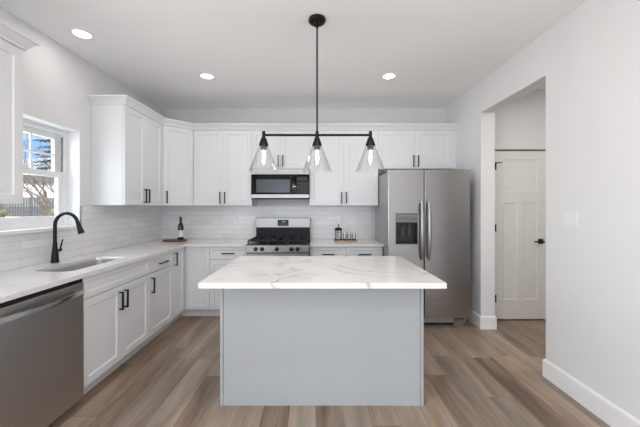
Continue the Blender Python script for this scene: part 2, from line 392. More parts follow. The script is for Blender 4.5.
# ------------------------------------------------------------ cabinets
def shaker(w, h, fr=.057, th=.02, small=False):
    bm = nb(); f = fr if not small else .04
    panel_face(bm, 0, w, 0, h, f, 0, th, [(f, w-f, f, h-f)])
    return bm
def pull_v(zc, x, L=.15):
    b = nb(); box(b, x-.006, x+.006, -.036, -.025, zc-L/2, zc+L/2)
    for s in (-1, 1): box(b, x-.005, x+.005, -.0255, -.0003, zc+s*(L/2-.006)-.005, zc+s*(L/2-.006)+.005)
    return b
def pull_h(xc, z, L=.15):
    b = nb(); box(b, xc-L/2, xc+L/2, -.036, -.025, z-.006, z+.006)
    for s in (-1, 1): box(b, xc+s*(L/2-.006)-.005, xc+s*(L/2-.006)+.005, -.0255, -.0003, z-.005, z+.005)
    return b
def front(parent, name, x0, x1, z0, z1, pull=None, y=0, rot=0, small=False, loc=None, fr=.057):
    """door or drawer front; pull = ('v', x from its left, z centre) or ('h', ...) in front coordinates, z absolute"""
    o = link(name, shaker(x1-x0, z1-z0, small=small, fr=fr), 'cab', parent, loc or (x0, y, z0), (0, 0, rot), bevel=.0012)
    if pull:
        k, a, z = pull[:3]
        link('handle', (pull_v(z-z0, a) if k == 'v' else pull_h(a, z-z0)), 'black', o)
    return o
G = .002
FL = -1.616         # door faces of the left base run
FBK = 3.70          # door faces of the back base run
T_, Bz, Tz = .098, .106, .878
def base_cab(label, loc, rz, w, fronts, group=None, depth=.606, open_top=False, name='base_cabinet'):
    t = thing(name, label, 'cabinet', loc, rz, group)
    if open_top: # hollow box for the sink
        b = nb(); box(b, 0, .018, .0205, depth, T_, .8835); box(b, w-.018, w, .0205, depth, T_, .8835); box(b, .018, w-.018, .0205, depth, T_, T_+.018); box(b, .018, w-.018, depth-.012, depth, T_+.018, .8835); box(b, .018, w-.018, .0205, .038, .70, .8835)
    else: b = bx(0, w, .0205, depth, T_, .8835)
    link('body', b, 'cab', t)
    link('toe_kick', bx(0, w, .075, .09, 0, T_), 'toe', t)
    for f in fronts: front(t, *f)
    return t
HZ = .60            # handle centre height on lower doors
grpB = None
R90 = PI/2
# sink base, left run
SB0, SB1, DC1 = 2.078, 2.914, 3.396
w = SB1-SB0
sink_base = base_cab('white double-door base cabinet beneath the sink, beside the dishwasher', (FL, SB0, 0), R90, w, [
    ('false_front', G, w-G, .728, Tz, None, 0, 0, True),
    ('door', G, w/2-G/2, Bz, .716, ('v', w/2-G-.032, HZ)),
    ('door', w/2+G/2, w-G, Bz, .716, ('v', .032, HZ))], open_top=True)
w = DC1-SB1
base_cab('white base cabinet with one drawer over one door, between sink cabinet and corner', (FL, SB1, 0), R90, w, [
    ('drawer', G, w-G, .728, Tz, ('h', w/2, .79), 0, 0, True),
    ('door', G, w-G, Bz, .716, ('v', .03, HZ))])
# near cabinet, before the dishwasher
w = 1.474-.56
base_cab('white base cabinet at the near end of the counter, before the dishwasher', (FL, .56, 0), R90, w, [
    ('drawer', G, w-G, .728, Tz, ('h', w/2, .79), 0, 0, True),
    ('door', G, w/2-G/2, Bz, .716, ('v', w/2-.035, HZ)), ('door', w/2+G/2, w-G, Bz, .716, ('v', .03, HZ))])
# corner base
CX = -1.316
t = thing('corner_base_cabinet', 'white L-shaped corner base cabinet with two full-height doors meeting inwards', 'cabinet', (FL, FBK, 0))
link('body', prism(nb(), [(XL+.002-FL, DC1-FBK), (-.0205, DC1-FBK), (-.0205, .0205), (CX-FL, .0205), (CX-FL, YB-.002-FBK), (XL+.002-FL, YB-.002-FBK)], T_, .8835), 'cab', t)
link('toe_kick', prism(nb(), [(-.09, DC1-FBK), (-.075, DC1-FBK), (-.075, .075), (CX-FL, .075), (CX-FL, .09), (-.09, .09)], 0, T_), 'toe', t)
front(t, 'door', 0, FBK-DC1-.022-G, Bz, Tz, ('v', .03, .775), rot=R90, loc=(0, DC1-FBK+G, Bz), fr=.05)
front(t, 'door', 0.022, CX-FL-G, Bz, Tz, None, fr=.05)
# back run
RX0, RX1 = -.848, -.076         # range bay
w = RX0-CX
base_cab('white base cabinet with one drawer over one door, directly left of the range', (CX, FBK, 0), 0, w-.003, [
    ('drawer', G, w-.003-G, .728, Tz, ('h', w/2, .80), 0, 0, True),
    ('door', G, w-.003-G, Bz, .716, ('v', w-.04, HZ))])
BR1 = .822
w = BR1-RX1-.003
base_cab('wide white base cabinet with two drawers side by side, between range and fridge', (RX1+.003, FBK, 0), 0, w, [
    ('drawer', G, w/2-G/2, .728, Tz, ('h', w/4, .79), 0, 0, True), ('drawer', w/2+G/2, w-G, .728, Tz, ('h', w/4, .79), 0, 0, True),
    ('door', G, w/2-G/2, Bz, .716, ('v', w/2-.04, HZ)), ('door', w/2+G/2, w-G, Bz, .716, ('v', .03, HZ))])

# uppers
UZ0, UZ1, UD = 1.388, 2.385, .34
FU = YB-UD          # back upper door face (3.97)
FUL = XL+.33        # left upper door face (-1.896)
def upper(label, loc, rz, w, z0=UZ0, hz=None, n=2, depth=None, name='wall_cabinet', group=None, hinge=0, gap=G):
    t = thing(name, label, 'cabinet', loc, rz, group); dp = (depth or UD)-.002
    link('body', bx(0, w, .0205, dp, z0, 2.41), 'cab', t)
    hz = hz or z0+.105
    if n == 2:
        front(t, 'door', gap, w/2-G/2, z0+.003, UZ1, ('v', w/2-G-.03, hz)); front(t, 'door', w/2+G/2, w-gap, z0+.003, UZ1, ('v', .03, hz))
    else: front(t, 'door', gap, w-gap, z0+.003, UZ1, ('v', .03, hz))
    return t
upper('white two-door wall cabinet with crown on the left wall past the window', (FUL, 2.975, UZ0*0), R90, .72, depth=.33)
nearcab = upper('white wall cabinet cut off by the photo edge, before the window', (FUL, 1.015, 0), R90, .93, depth=.33)
# diagonal corner upper
A, B = Vector((FUL, 3.70)), Vector((-1.616, FU)); dl = (B-A).length
ang = math.atan2(B.y-A.y, B.x-A.x); Rm = Matrix.Rotation(-ang, 2)
t = thing('corner_wall_cabinet', 'white diagonal corner wall cabinet with a single door above the bottle', 'cabinet', (A.x, A.y, 0), ang)
pts = [Rm @ (Vector(p)-A) for p in ((FUL-.022, 3.697), (-1.619, FU+.022), (-1.619, YB-.002), (XL+.002, YB-.002), (XL+.002, 3.697))]
link('body', prism(nb(), [(p.x, p.y) for p in pts], UZ0, 2.41), 'cab', t)
front(t, 'door', .012, dl-.012, UZ0+.003, UZ1, ('v', .035, UZ0+.105))
HX0, HX1 = -.850, -.086
upper('white two-door wall cabinet left of the microwave, on the back wall', (-1.616, FU, 0), 0, HX0+1.616)
upper('short white two-door wall cabinet directly above the microwave', (HX0, FU, 0), 0, HX1-HX0, z0=1.872, hz=1.975)
upper('tall white two-door wall cabinet right of the microwave, above the coffee tray', (HX1, FU, 0), 0, .823-HX1)
upper('short white two-door wall cabinet above the stainless fridge', (.823, FU, 0), 0, .985, z0=1.876, hz=1.975)
link('trim_6', bx(.823+.985, XR-.001, FU+.012, FU+.03, 1.876, 2.41), 'cab', kind='structure')
CP = [(-.021, 2.387), (.012, 2.387), (.014, 2.402), (.02, 2.408), (.046, 2.442), (.056, 2.446), (.056, 2.462), (-.021, 2.462)]
c1 = link('crown_molding', sweep(nb(), [(XL+.001, 2.975), (FUL, 2.975), (FUL, 3.70), (-1.616, FU), (XR-.001, FU)], CP), 'cab')
tag(c1, 'white crown molding running over the wall cabinets from window to fridge', 'molding')
c2 = link('crown_molding', sweep(nb(), [(FUL, .96), (FUL, 1.946), (XL+.001, 1.946)], CP), 'cab')
tag(c2, 'short white crown molding on the partly cropped wall cabinet before the window', 'molding')

# ------------------------------------------------------------ worktops
CT0, CT1 = .884, .914
CFX, CFY = FL+.023, FBK-.035
K0, K1, L0, L1 = -2.015, -1.732, 2.115, 2.765      # sink cut-out
us = [XL+.001, K0, K1, CFX, RX0]; vs = [.55, L0, L1, CFY, YB-.001]
b = cells(us, vs, lambda u, v: (K0 < u < K1 and L0 < v < L1) or (u > CFX and v < CFY), CT0, CT1, lambda u, v, w: (u, v, w))
R_ = .05
for cx, cy, sx, sy in ((K0, L0, 1, 1), (K1, L0, -1, 1), (K1, L1, -1, -1), (K0, L1, 1, -1)):
    arc = [(cx+sx*R_*(1-math.sin(a)), cy+sy*R_*(1-math.cos(a))) for a in [k*PI/12 for k in range(7)]]
    prism(b, [(cx, cy)] + arc, CT0, CT1)
tag(link('countertop', b, 'quartz'), 'white quartz L-shaped countertop running along left wall and into the corner', 'countertop')
tag(link('countertop', bx(RX1, .829, CFY, YB-.001, CT0, CT1), 'quartz', bevel=.002), 'short white quartz countertop between the range and the fridge', 'countertop')

# sink bowl, undermount
def rrect(x0, x1, y0, y1, r, n=6):
    p = []
    for cx, cy, a0 in ((x1-r, y1-r, 0), (x0+r, y1-r, 90), (x0+r, y0+r, 180), (x1-r, y0+r, 270)):
        p += [(cx+r*math.cos(math.radians(a0+90*k/n)), cy+r*math.sin(math.radians(a0+90*k/n))) for k in range(n+1)]
    return p
b = nb(); loops = []
for dx, z in ((.0008, .9115), (.001, .8835), (.004, .70), (.03, .682)):
    loops.append([b.verts.new((x, y, z)) for x, y in rrect(K0+dx, K1-dx, L0+dx, L1-dx, R_)])
for a, c in zip(loops, loops[1:]):
    for k in range(len(a)): b.faces.new((a[k], a[(k+1) % len(a)], c[(k+1) % len(a)], c[k]))
b.faces.new(loops[-1])
snk = link('kitchen_sink', b, steel('sink_steel', (214, 213, 211), .42, 0, .04), smooth=True); tag(snk, 'stainless undermount sink bowl set in the left countertop below the window', 'sink')
sd = snk.modifiers.new('t', 'SOLIDIFY'); sd.thickness = .0015; sd.offset = -1
b = nb(); lathe(b, [(0, .6845), (.042, .6845), (.045, .6825), (0, .6822)], ((K0+K1)/2, 2.44, 0), 24)
link('drain', b, 'chrome', snk, smooth=True)

# faucet
f = thing('faucet', 'matte black gooseneck pull-down faucet on the counter behind the sink', 'faucet', (-2.14, 2.46, CT1))
b = nb(); lathe(b, [(0, 0), (.030, 0), (.030, .006), (.027, .012), (.0235, .07), (.0165, .135), (.014, .17), (0, .17)], n=24); link('base', b, 'black', f, smooth=True)
pts = [(0, 0, .165), (0, 0, .25), (0, 0, .31)]
for k in range(1, 13):
    a = PI - k*(PI*.93)/12; pts.append((.094+.094*math.cos(a), 0, .31+.094*math.sin(a)))
dx_ = Vector(pts[-1])-Vector(pts[-2]); dx_.normalize(); end = Vector(pts[-1])
b = tube(nb(), pts, .0132, 14); link('neck', b, 'black', f, smooth=True)
q = [end-dx_*.004, end+dx_*.012, end+dx_*.06, end+dx_*.092, end+dx_*.096]
b = tube(nb(), q, [.0145, .0155, .0195, .0235, .0215], 16); link('spray_head', b, 'black', f, smooth=True)
b = nb(); tube(b, [(0, .018, .095), (0, .058, .098)], .012, 14); tube(b, [(0, .05, .1), (.004, .056, .14), (.008, .066, .185)], [.0075, .006, .005], 10)
link('lever', b, 'black', f, smooth=True)

# ------------------------------------------------------------ dishwasher
w = SB0-1.476-.004
dwt = thing('dishwasher', 'dark stainless dishwasher with curved bar handle under the left countertop', 'dishwasher', (FL, 1.478, 0), R90)
link('body', bx(.004, w-.004, .03, .60, .10, .872), 'dark', dwt)
link('toe_kick', bx(0, w, .07, .085, 0, .10), 'toe', dwt)
link('door', bx(.002, w-.002, -.012, .0295, .058, .852), 'steel_d', dwt, bevel=.004)
link('control_strip', bx(.002, w-.002, -.002, .0295, .8525, .876), 'plastic', dwt)
b = nb(); n = 16; hp = [(.035+(w-.07)*k/n, -.03-.034*math.sin(PI*k/n), .795) for k in range(n+1)]
pv = []
for x, y, z in hp: pv.append([b.verts.new((x, y+a, z+c)) for a, c in ((-.008, -.014), (-.011, 0), (-.008, .014), (.004, .016), (.004, -.016))])
for a, c in zip(pv, pv[1:]):
    for k in range(5): b.faces.new((a[k], a[(k+1) % 5], c[(k+1) % 5], c[k]))
b.faces.new(pv[0]); b.faces.new(pv[-1])
for x in (.045, w-.045): box(b, x-.012, x+.012, -.034, -.0121, .783, .807)
link('handle', b, 'chrome', dwt, smooth=True)

# ------------------------------------------------------------ range
rw = .762; rx = (RX0+RX1)/2-rw/2; RF = 3.615
rg = thing('gas_range', 'stainless gas range with five black knobs and cast iron grates', 'range', (rx, RF, 0))
RD = YB-.012-RF
link('body', bx(.003, rw-.003, .045, RD-.03, .06, .905), 'steel', rg)
for x in (.05, rw-.05):
    for y in (.08, RD-.08):
        b = nb(); lathe(b, [(0, 0), (.018, 0), (.015, .06), (0, .06)], (x, y, 0), 12); link('foot', b, 'plastic', rg)
link('oven_door', bx(.004, rw-.004, 0.005, .0445, .24, .80), 'steel', rg, bevel=.004)
link('oven_window', bx(.12, rw-.12, .001, .0049, .34, .66), 'gloss', rg)
b = nb(); tube(b, [(.06, -.045, .755), (rw-.06, -.045, .755)], .011, 12)
for x in (.08, rw-.08): box(b, x-.01, x+.01, -.045, .0049, .747, .763)
link('oven_handle', b, 'steel', rg, smooth=True)
link('drawer', bx(.004, rw-.004, .008, .0445, .07, .232), 'steel', rg, bevel=.004)
link('lower_trim', bx(.002, rw-.002, .0, .0445, .803, .822), 'grayp', rg)
link('control_panel', bx(0, rw, -.012, .0445, .8225, .908), 'steel', rg, bevel=.003)
for x in (.119, .196, .373, .548, .622):
    b = nb(); lathe(b, [(0, 0), (.026, 0), (.026, .006), (.021, .009), (.019, .032), (0, .034)], (x, -.0125, .865), 20, disc_x('-y')); box(b, x-.003, x+.003, -.049, -.04, .85, .88)
    link('knob', b, 'plastic', rg, smooth=True)
ct = link('cooktop', bx(.0, rw, -.006, RD-.09, .9085, .918), 'plastic', rg, bevel=.003)
for x, y, r in ((.17, .16, .045), (.17, .42, .036), (rw/2, .29, .05), (rw-.17, .16, .05), (rw-.17, .42, .036)):
    b = nb(); lathe(b, [(0, 0), (r, 0), (r, .012), (r*.75, .014), (r*.72, .021), (0, .022)], (x, y, .9185), 22); link('burner', b, 'iron', rg, smooth=True)
for k in range(3):
    x0, x1 = .014+k*.246, .014+k*.246+.242; b = nb(); y0, y1 = .012, RD-.105; z0, z1 = .952, .966
    for x in (x0+.006, x1-.006): box(b, x-.006, x+.006, y0, y1, z0, z1)
    for y in (y0+.006, (y0+y1)/2, y1-.006): box(b, x0+.012, x1-.012, y-.006, y+.006, z0, z1)
    xc = (x0+x1)/2
    for yc in ((y0*3+y1)/4, (y0+y1*3)/4):
        box(b, xc-.005, xc+.005, yc-.11, yc-.035, z0, z1+.002); box(b, xc-.005, xc+.005, yc+.035, yc+.11, z0, z1+.002)
        box(b, x0+.012, xc-.035, yc-.005, yc+.005, z0, z1+.002); box(b, xc+.035, x1-.012, yc-.005, yc+.005, z0, z1+.002)
    for x in (x0+.008, x1-.008):
        for y in (y0+.008, y1-.008): box(b, x-.007, x+.007, y-.007, y+.007, .9185, z0)
    link('grate', b, 'iron', rg)
b = nb(); box(b, .004, rw-.004, RD-.088, RD, .92, 1.08); link('rear_vent', b, 'iron', rg)
b = nb()
for k in range(9): x = .03+k*.078; box(b, x, x+.07, RD-.094, RD-.0885, 1.035, 1.06)
link('vent_slots', b, 'iron', rg)
bgd = link('backguard', bx(0, rw, RD-.09, RD, 1.0805, 1.215), 'steel', rg, bevel=.005)
link('display', bx(.305, .458, RD-.094, RD-.0903, 1.105, 1.19), 'gloss', rg)
b = nb()
def seg(b, x, z, s, digit, y):
    S7 = {'1': 'bc', '2': 'abged', '0': 'abcdef', '4': 'fgbc', '3': 'abgcd', '5': 'afgcd'}[digit]; t = s*.12
    R7 = {'a': (0, s*.5, s-t, s), 'd': (0, s*.5, 0, t), 'g': (0, s*.5, s/2-t/2, s/2+t/2), 'b': (s*.5-t, s*.5, s/2, s), 'c': (s*.5-t, s*.5, 0, s/2), 'f': (0, t, s/2, s), 'e': (0, t, 0, s/2)}
    for c in S7: a = R7[c]; box(b, x+a[0], x+a[1], y-.001, y, z+a[2], z+a[3])
for k, c in enumerate('12'): seg(b, .362+k*.013, 1.158, .016, c, RD-.0943)
for k, c in enumerate('30'): seg(b, .392+k*.013, 1.158, .016, c, RD-.0943)
link('clock_digits', b, 'clock', rg)
b = nb()
for k in range(6):
    for j in range(2): box(b, .322+k*.021, .334+k*.021, RD-.0955, RD-.0943, 1.115+j*.018, 1.121+j*.018)
link('touch_keys', b, 'grayp', rg)

# ------------------------------------------------------------ microwave
mw_, mh = HX1-HX0-.006, .40
MF = FU-.055
mw = thing('microwave', 'stainless over-the-range microwave with black glass door above the range', 'microwave', (HX0+.003, MF, 1.468))
link('body', bx(.002, mw_-.002, .03, YB-MF-.012, .012, mh-.003), 'dark', mw)
link('vent_trim', bx(0, mw_, .0, .0295, .328, mh-.003), 'steel', mw, bevel=.003)
b = nb()
for k in range(14): box(b, .03+k*.05, .066+k*.05, -.001, .004, .352, .356)
link('vent_slots', b, 'grayp', mw)
link('door', bx(0, .565, 0, .0295, .07, .326), 'gloss', mw, bevel=.003)
KEY = simple('dim_keys', (48, 49, 52), .3)
wm = simple('microwave_window', (84, 86, 92), .12, spec=.4)
link('door_window', bx(.068, .505, -.0015, -.0003, .092, .262), wm, mw)
link('control_panel', bx(.567, mw_, 0, .0295, .07, .326), 'gloss', mw, bevel=.003)
b = nb()
for r in range(5):
    for c in range(3): link('key', bx(.605+c*.045, .63+c*.045, -.0013, -.0002, .095+r*.028, .103+r*.028), KEY, mw)
b = nb(); box(b, .60, .73, -.0013, -.0002, .255, .295); link('display', b, simple('dim_display', (28, 34, 38), .1), mw)
link('lower_trim', bx(0, mw_, -.003, .0295, .018, .068), 'steel', mw, bevel=.003)
b = nb(); tube(b, [(.52, -.03, .09), (.52, -.04, .20), (.52, -.03, .31)], .008, 10); box(b, .513, .527, -.03, -.0003, .092, .106); box(b, .513, .527, -.03, -.0003, .294, .308)
link('handle', b, 'plastic', mw, smooth=True)

# ------------------------------------------------------------ fridge
FX0, FX1, FF, FTOP = .814, 1.742, 3.39, 1.80
FS = 1.224
fg = thing('refrigerator', 'stainless side-by-side refrigerator with ice and water dispenser', 'refrigerator', ((FX0+FX1)/2, FF, 0))
ox = -(FX0+FX1)/2
link('body', bx(FX0+.019+ox, FX1-.019+ox, .0705, .80, .035, 1.775), 'fside', fg, bevel=.004)
def fdoor(x0, x1, hx, disp=False):
    x0 += ox; x1 += ox; z0, z1 = .113, FTOP-.005
    if disp:
        a, c_, e, g_ = .905+ox, 1.151+ox, .951, 1.292
        b = cells([x0, a, c_, x1], [z0, e, g_, z1], lambda u, v: a < u < c_ and e < v < g_, 0, .07, lambda u, v, w: (u, w, v))
    else: b = bx(x0, x1, 0, .07, z0, z1)
    o = link('door', b, 'steel_v', fg, bevel=.006)
    h = nb(); n = 18; sec = []
    for k in range(n+1):
        t_ = k/n; z = .776+(1.446-.776)*t_; y = -.022-.040*math.sin(PI*t_)**.7
        wd = .013+.006*math.sin(PI*t_)
        sec.append([h.verts.new((hx+ox+wd*math.cos(q), y+.009*math.sin(q), z)) for q in [2*PI*j/10 for j in range(10)]])
    for s0, s1 in zip(sec, sec[1:]):
        for j in range(10): h.faces.new((s0[j], s0[(j+1) % 10], s1[(j+1) % 10], s1[j]))
    h.faces.new(sec[0]); h.faces.new(sec[-1])
    for z in (.79, 1.432): box(h, hx+ox-.010, hx+ox+.010, -.026, -.0003, z-.014, z+.014)
    link('handle', h, 'steel', o, smooth=True)
    return o
dl_ = fdoor(FX0, FS-.004, 1.186, True); fdoor(FS+.004, FX1, 1.268)
dp = link('dispenser', bx(.906+ox, 1.150+ox, .002, .0695, 1.195, 1.291), 'grayp', dl_, bevel=.002)
b = nb(); x0, x1 = .906+ox, 1.150+ox
box(b, x0, x1, .062, .0695, .952, 1.194); box(b, x0, x0+.012, .0, .062, .952, 1.194); box(b, x1-.012, x1, .0, .062, .952, 1.194); box(b, x0+.012, x1-.012, .0, .062, .952, .966); box(b, x0+.012, x1-.012, .0, .062, 1.186, 1.194)
link('dispenser_recess', b, 'plastic', dl_)
b = nb(); box(b, x0+.06, x0+.10, .035, .05, 1.04, 1.13); box(b, x0+.14, x0+.18, .035, .05, 1.04, 1.13); lathe(b, [(0, 0), (.012, 0), (.016, .03), (0, .03)], (x0+.08, .035, 1.155), 12); lathe(b, [(0, 0), (.008, 0), (.01, .04), (0, .04)], (x0+.155, .03, 1.145), 12)
link('dispenser_paddles', b, simple('smoked_plastic', (52, 53, 55), .3), dl_)
for k in range(5): link('button', bx(x0+.03+k*.04, x0+.05+k*.04, .0005, .0019, 1.235, 1.243), 'plastic', dp)
link('grille', bx(FX0+.01+ox, FX1-.01+ox, .09, .11, .035, .108), 'plastic', fg)
link('grille_bar', bx(FX0+.02+ox, FX1-.15+ox, .082, .0895, .045, .058), 'grayp', fg)
for x in (FX0+.03, FX1-.16):
    link('foot_cover', bx(x+ox, x+ox+.12, .05, .0895, .0, .085), 'grayp', fg, bevel=.004)
for x in (FX0+.02, FX1-.10): link('hinge_cover', bx(x+ox, x+ox+.08, .02, .16, 1.786, 1.80), 'plastic', fg, bevel=.003)

# ------------------------------------------------------------ island
isl = thing('kitchen_island', 'kitchen island with pale blue-grey panelled base under a veined slab', 'island', (.04, 2.3, 0))
IX0, IX1, IY0, IY1 = -.660-.04, .740-.04, 2.063-2.3, 2.735-2.3
link('body', bx(IX0+.022, IX1-.022, IY0+.006, IY1-.03, .0, .8785), 'island', isl)
link('end_panel', bx(IX0, IX0+.020, IY0, IY1, 0, .8785), 'island', isl, bevel=.001)
link('end_panel', bx(IX1-.020, IX1, IY0, IY1, 0, .8785), 'island', isl, bevel=.001)
for k in range(3):
    ww = (IX1-IX0-.05)/3; x = IX0+.025+k*ww
    o = front(isl, 'door', 0, ww-.004, .115, .716, ('v', .03, HZ), rot=PI, loc=(x+ww-.002, IY1-.009, .115)); o2 = front(isl, 'drawer', 0, ww-.004, .728, .872, ('h', ww/2, .80), rot=PI, loc=(x+ww-.002, IY1-.009, .728), small=True)
    for q in (o, o2): q.data.materials[0] = M['island']
link('slab', bx(-.708-.04, .786-.04, 1.80-2.3, 2.79-2.3, .879, .914), 'quartz2', isl, bevel=.0025)

# ------------------------------------------------------------ pendant
PX, PY = .008, 2.26
pd = thing('pendant_light', 'black linear pendant with three clear glass cone shades over the island', 'pendant lamp', (PX, PY, ZC))
b = nb(); lathe(b, [(0, 0), (.064, 0), (.064, -.018), (.056, -.026), (0, -.027)], n=32)
for k in (-1, 1): lathe(b, [(0, -.026), (.008, -.027), (.007, -.038), (0, -.04)], (.035*k, 0, 0), 10)
link('canopy', b, 'black', pd, smooth=True)
ZB = 1.912-ZC
b = nb(); lathe(b, [(0, -.02), (.013, -.02), (.013, -.06), (.0065, -.065), (.0065, ZB+.01), (0, ZB+.01)], n=14); link('rod', b, 'black', pd, smooth=True)
b = nb(); tube(b, [(-.402, 0, ZB), (.402, 0, ZB)], .0095, 12); link('crossbar', b, 'black', pd, smooth=True)
lamps = []
for x in (-.402, 0, .402):
    so_ = nb(); lathe(so_, [(0, .028), (.012, .028), (.013, .0), (.014, -.018), (.020, -.026), (.036, -.072), (.036, -.082), (.030, -.084), (.024, -.088), (.024, -.108), (0, -.108)], (x, 0, ZB), 24)
    s_ = link('socket', so_, 'black', pd, smooth=True)
    b = nb(); lathe(b, [(.034, -.083), (.038, -.088), (.109, -.268), (.112, -.272), (.109, -.274), (.1065, -.270), (.036, -.091), (.032, -.086), (.034, -.083)], (x, 0, ZB), 40)
    link('lamp_shade', b, 'glass', s_, smooth=True)
    b = nb(); lathe(b, [(.012, -.106), (.014, -.125), (.024, -.155), (.027, -.185), (.024, -.21), (.012, -.226), (0, -.23)], (x, 0, ZB), 20)
    bb = link('bulb', b, 'bulb', s_, smooth=True)
    b = nb()
    for k in range(4):
        a = k*PI/2+.4; tube(b, [(x+.009*math.cos(a), .009*math.sin(a), ZB-.128), (x+.011*math.cos(a), .011*math.sin(a), ZB-.205)], .0009, 6)
    link('filament', b, 'fil', bb)
    l = bpy.data.lights.new('bulb_light', 'POINT'); l.energy = 2.0; l.color = (1, .87, .70); l.shadow_soft_size = .012
    lo = bpy.data.objects.new('bulb_light', l); C.objects.link(lo); lo.parent = pd; lo.location = (x, 0, ZB-.165)

# ------------------------------------------------------------ recessed lights
cans = [(-1.91, 2.45, 'recessed ceiling light over the sink side, leftmost of those in view', 1), (-1.177, 3.24, 'recessed ceiling light between the sink side and the black pendant rod', 1), (.788, 3.24, 'recessed ceiling light right of the black pendant rod, before the fridge', 1),
        (-1.5, -.6, 'added unseen recessed light behind the viewer near the left wall', 0), (1.2, -.6, 'added unseen recessed light behind the viewer near the right wall', 0), (.0, 1.0, 'added unseen recessed light above the floor before the island', 0)]  # these three are out of view, added for more light from above
for x, y, lb, vis in cans:
    t = thing('recessed_light', lb, 'ceiling light', (x, y, ZC), group='recessed ceiling lights')
    b = nb(); lathe(b, [(.062, 0), (.084, 0), (.082, -.006), (.066, -.008), (.062, -.004), (.062, 0)], n=32); link('trim_ring', b, 'plate', t, smooth=True)
    b = nb(); lathe(b, [(0, -.0002), (.0615, -.0002), (.0615, -.004), (0, -.004)], n=32); link('lens', b, 'can', t)
    o = area('can_light', (0, 0, -.01), (0, 0, 0), .12, .12, (1.1 if x < -1.8 else P_CAN) if vis else P_CAN_ADDED, (1, .97, .93), 'DISK'); o.parent = t
area('hall_fill_light', (2.7, 2.2, ZC-.06), (0, 0, 0), .25, .25, P_HALL, (1, .95, .88), 'DISK')  # unseen lamp, added to brighten the hall

# ------------------------------------------------------------ things on the counters
t = thing('serving_board', 'round-cornered dark wooden serving board lying on corner counter under the bottle', 'board', (-1.875, 3.99, CT1))
b = prism(nb(), rrect(-.15, .15, -.085, .085, .06), .004, .024); link('board', b, 'board', t, bevel=.003)
for x in (-.1, .1):
    for y in (-.05, .05): link('foot', lathe(nb(), [(0, 0), (.008, 0), (.008, .004), (0, .004)], (x, y, 0), 10), 'plastic', t)
t = thing('wine_bottle', 'dark wine bottle with a cream label standing on the wooden board', 'bottle', (-1.80, 3.99, CT1+.024))
b = nb(); lathe(b, [(0, 0), (.034, 0), (.037, .004), (.037, .165), (.034, .19), (.018, .222), (.0145, .24), (.0145, .285), (0, .285)], n=28); link('glass', b, 'bottle', t, smooth=True)
b = nb(); lathe(b, [(.0374, .035), (.0378, .035), (.0378, .125), (.0374, .125), (.0374, .035)], n=28); link('paper_label', b, 'label', t, smooth=True)
b = nb(); lathe(b, [(.015, .225), (.0158, .235), (.0158, .298), (.014, .302), (0, .302), ], n=20); link('foil_cap', b, 'plastic', t, smooth=True)

TX, TY = .395, 4.02
t = thing('serving_tray', 'small light wooden tray on the short counter under the coffee things', 'tray', (TX, TY, CT1))
b = prism(nb(), rrect(-.155, .155, -.07, .07, .02), 0, .014); link('tray_base', b, 'tray', t, bevel=.002)
t = thing('french_press', 'glass french press with black lid and frame on the wooden tray', 'coffee press', (TX-.095, TY, CT1+.014), -PI/2)
b = nb(); lathe(b, [(0, .004), (.044, .004), (.046, .01), (.046, .145), (.045, .145), (.044, .012), (0, .008)], n=28); link('beaker', b, 'glass', t, smooth=True)
b = nb(); lathe(b, [(0, .0), (.049, .0), (.049, .012), (.0465, .012), (.0465, .004), (0, .0035)], n=28)
for k in range(4):
    a = PI/4+k*PI/2; x, y = .048*math.cos(a), .048*math.sin(a); tube(b, [(x, y, .005), (x, y, .15)], .0032, 8)
lathe(b, [(.0465, .13), (.049, .13), (.049, .142), (.0465, .142), (.0465, .13)], n=28); link('frame', b, 'black', t, smooth=True)
b = nb(); lathe(b, [(0, .146), (.049, .146), (.046, .158), (.02, .168), (.004, .17), (.004, .192), (.011, .196), (.012, .206), (0, .212)], n=24); link('lid', b, 'black', t, smooth=True)
b = nb(); tube(b, [(0, 0, .146), (0, 0, .03)], .003, 8); lathe(b, [(0, .024), (.042, .024), (.042, .034), (0, .034)], n=24); link('plunger', b, 'chrome', t, smooth=True)
b = nb(); tube(b, [(-.048, 0, .135), (-.075, 0, .13), (-.082, 0, .09), (-.075, 0, .035), (-.048, 0, .03)], .006, 8); link('handle', b, 'black', t, smooth=True)
cl = ['glass coffee cup with dark handle on the tray, next to the press', 'glass coffee cup with dark handle, middle one of three on the tray', 'glass coffee cup with dark handle, farthest from the press on the tray']
for k in range(3):
    t = thing('coffee_cup', cl[k], 'cup', (TX-.012+k*.062, TY+.0, CT1+.014), -.9, 'cups on the tray')
    b = nb(); lathe(b, [(0, 0), (.024, 0), (.027, .006), (.028, .105), (.0258, .105), (.0245, .008), (0, .006)], n=22); link('cup_body', b, 'coffee' if k < 0 else 'glass', t, smooth=True)
    b = nb(); lathe(b, [(.0283, .0), (.0292, .0), (.0292, .012), (.0283, .012), (.0283, 0)], n=22); tube(b, [(-.029, 0, .08), (-.029, 0, .01)], .0045, 8); tube(b, [(.029, 0, .08), (.029, 0, .01)], .0045, 8)
    link('cup_frame', b, 'black', t, smooth=True)

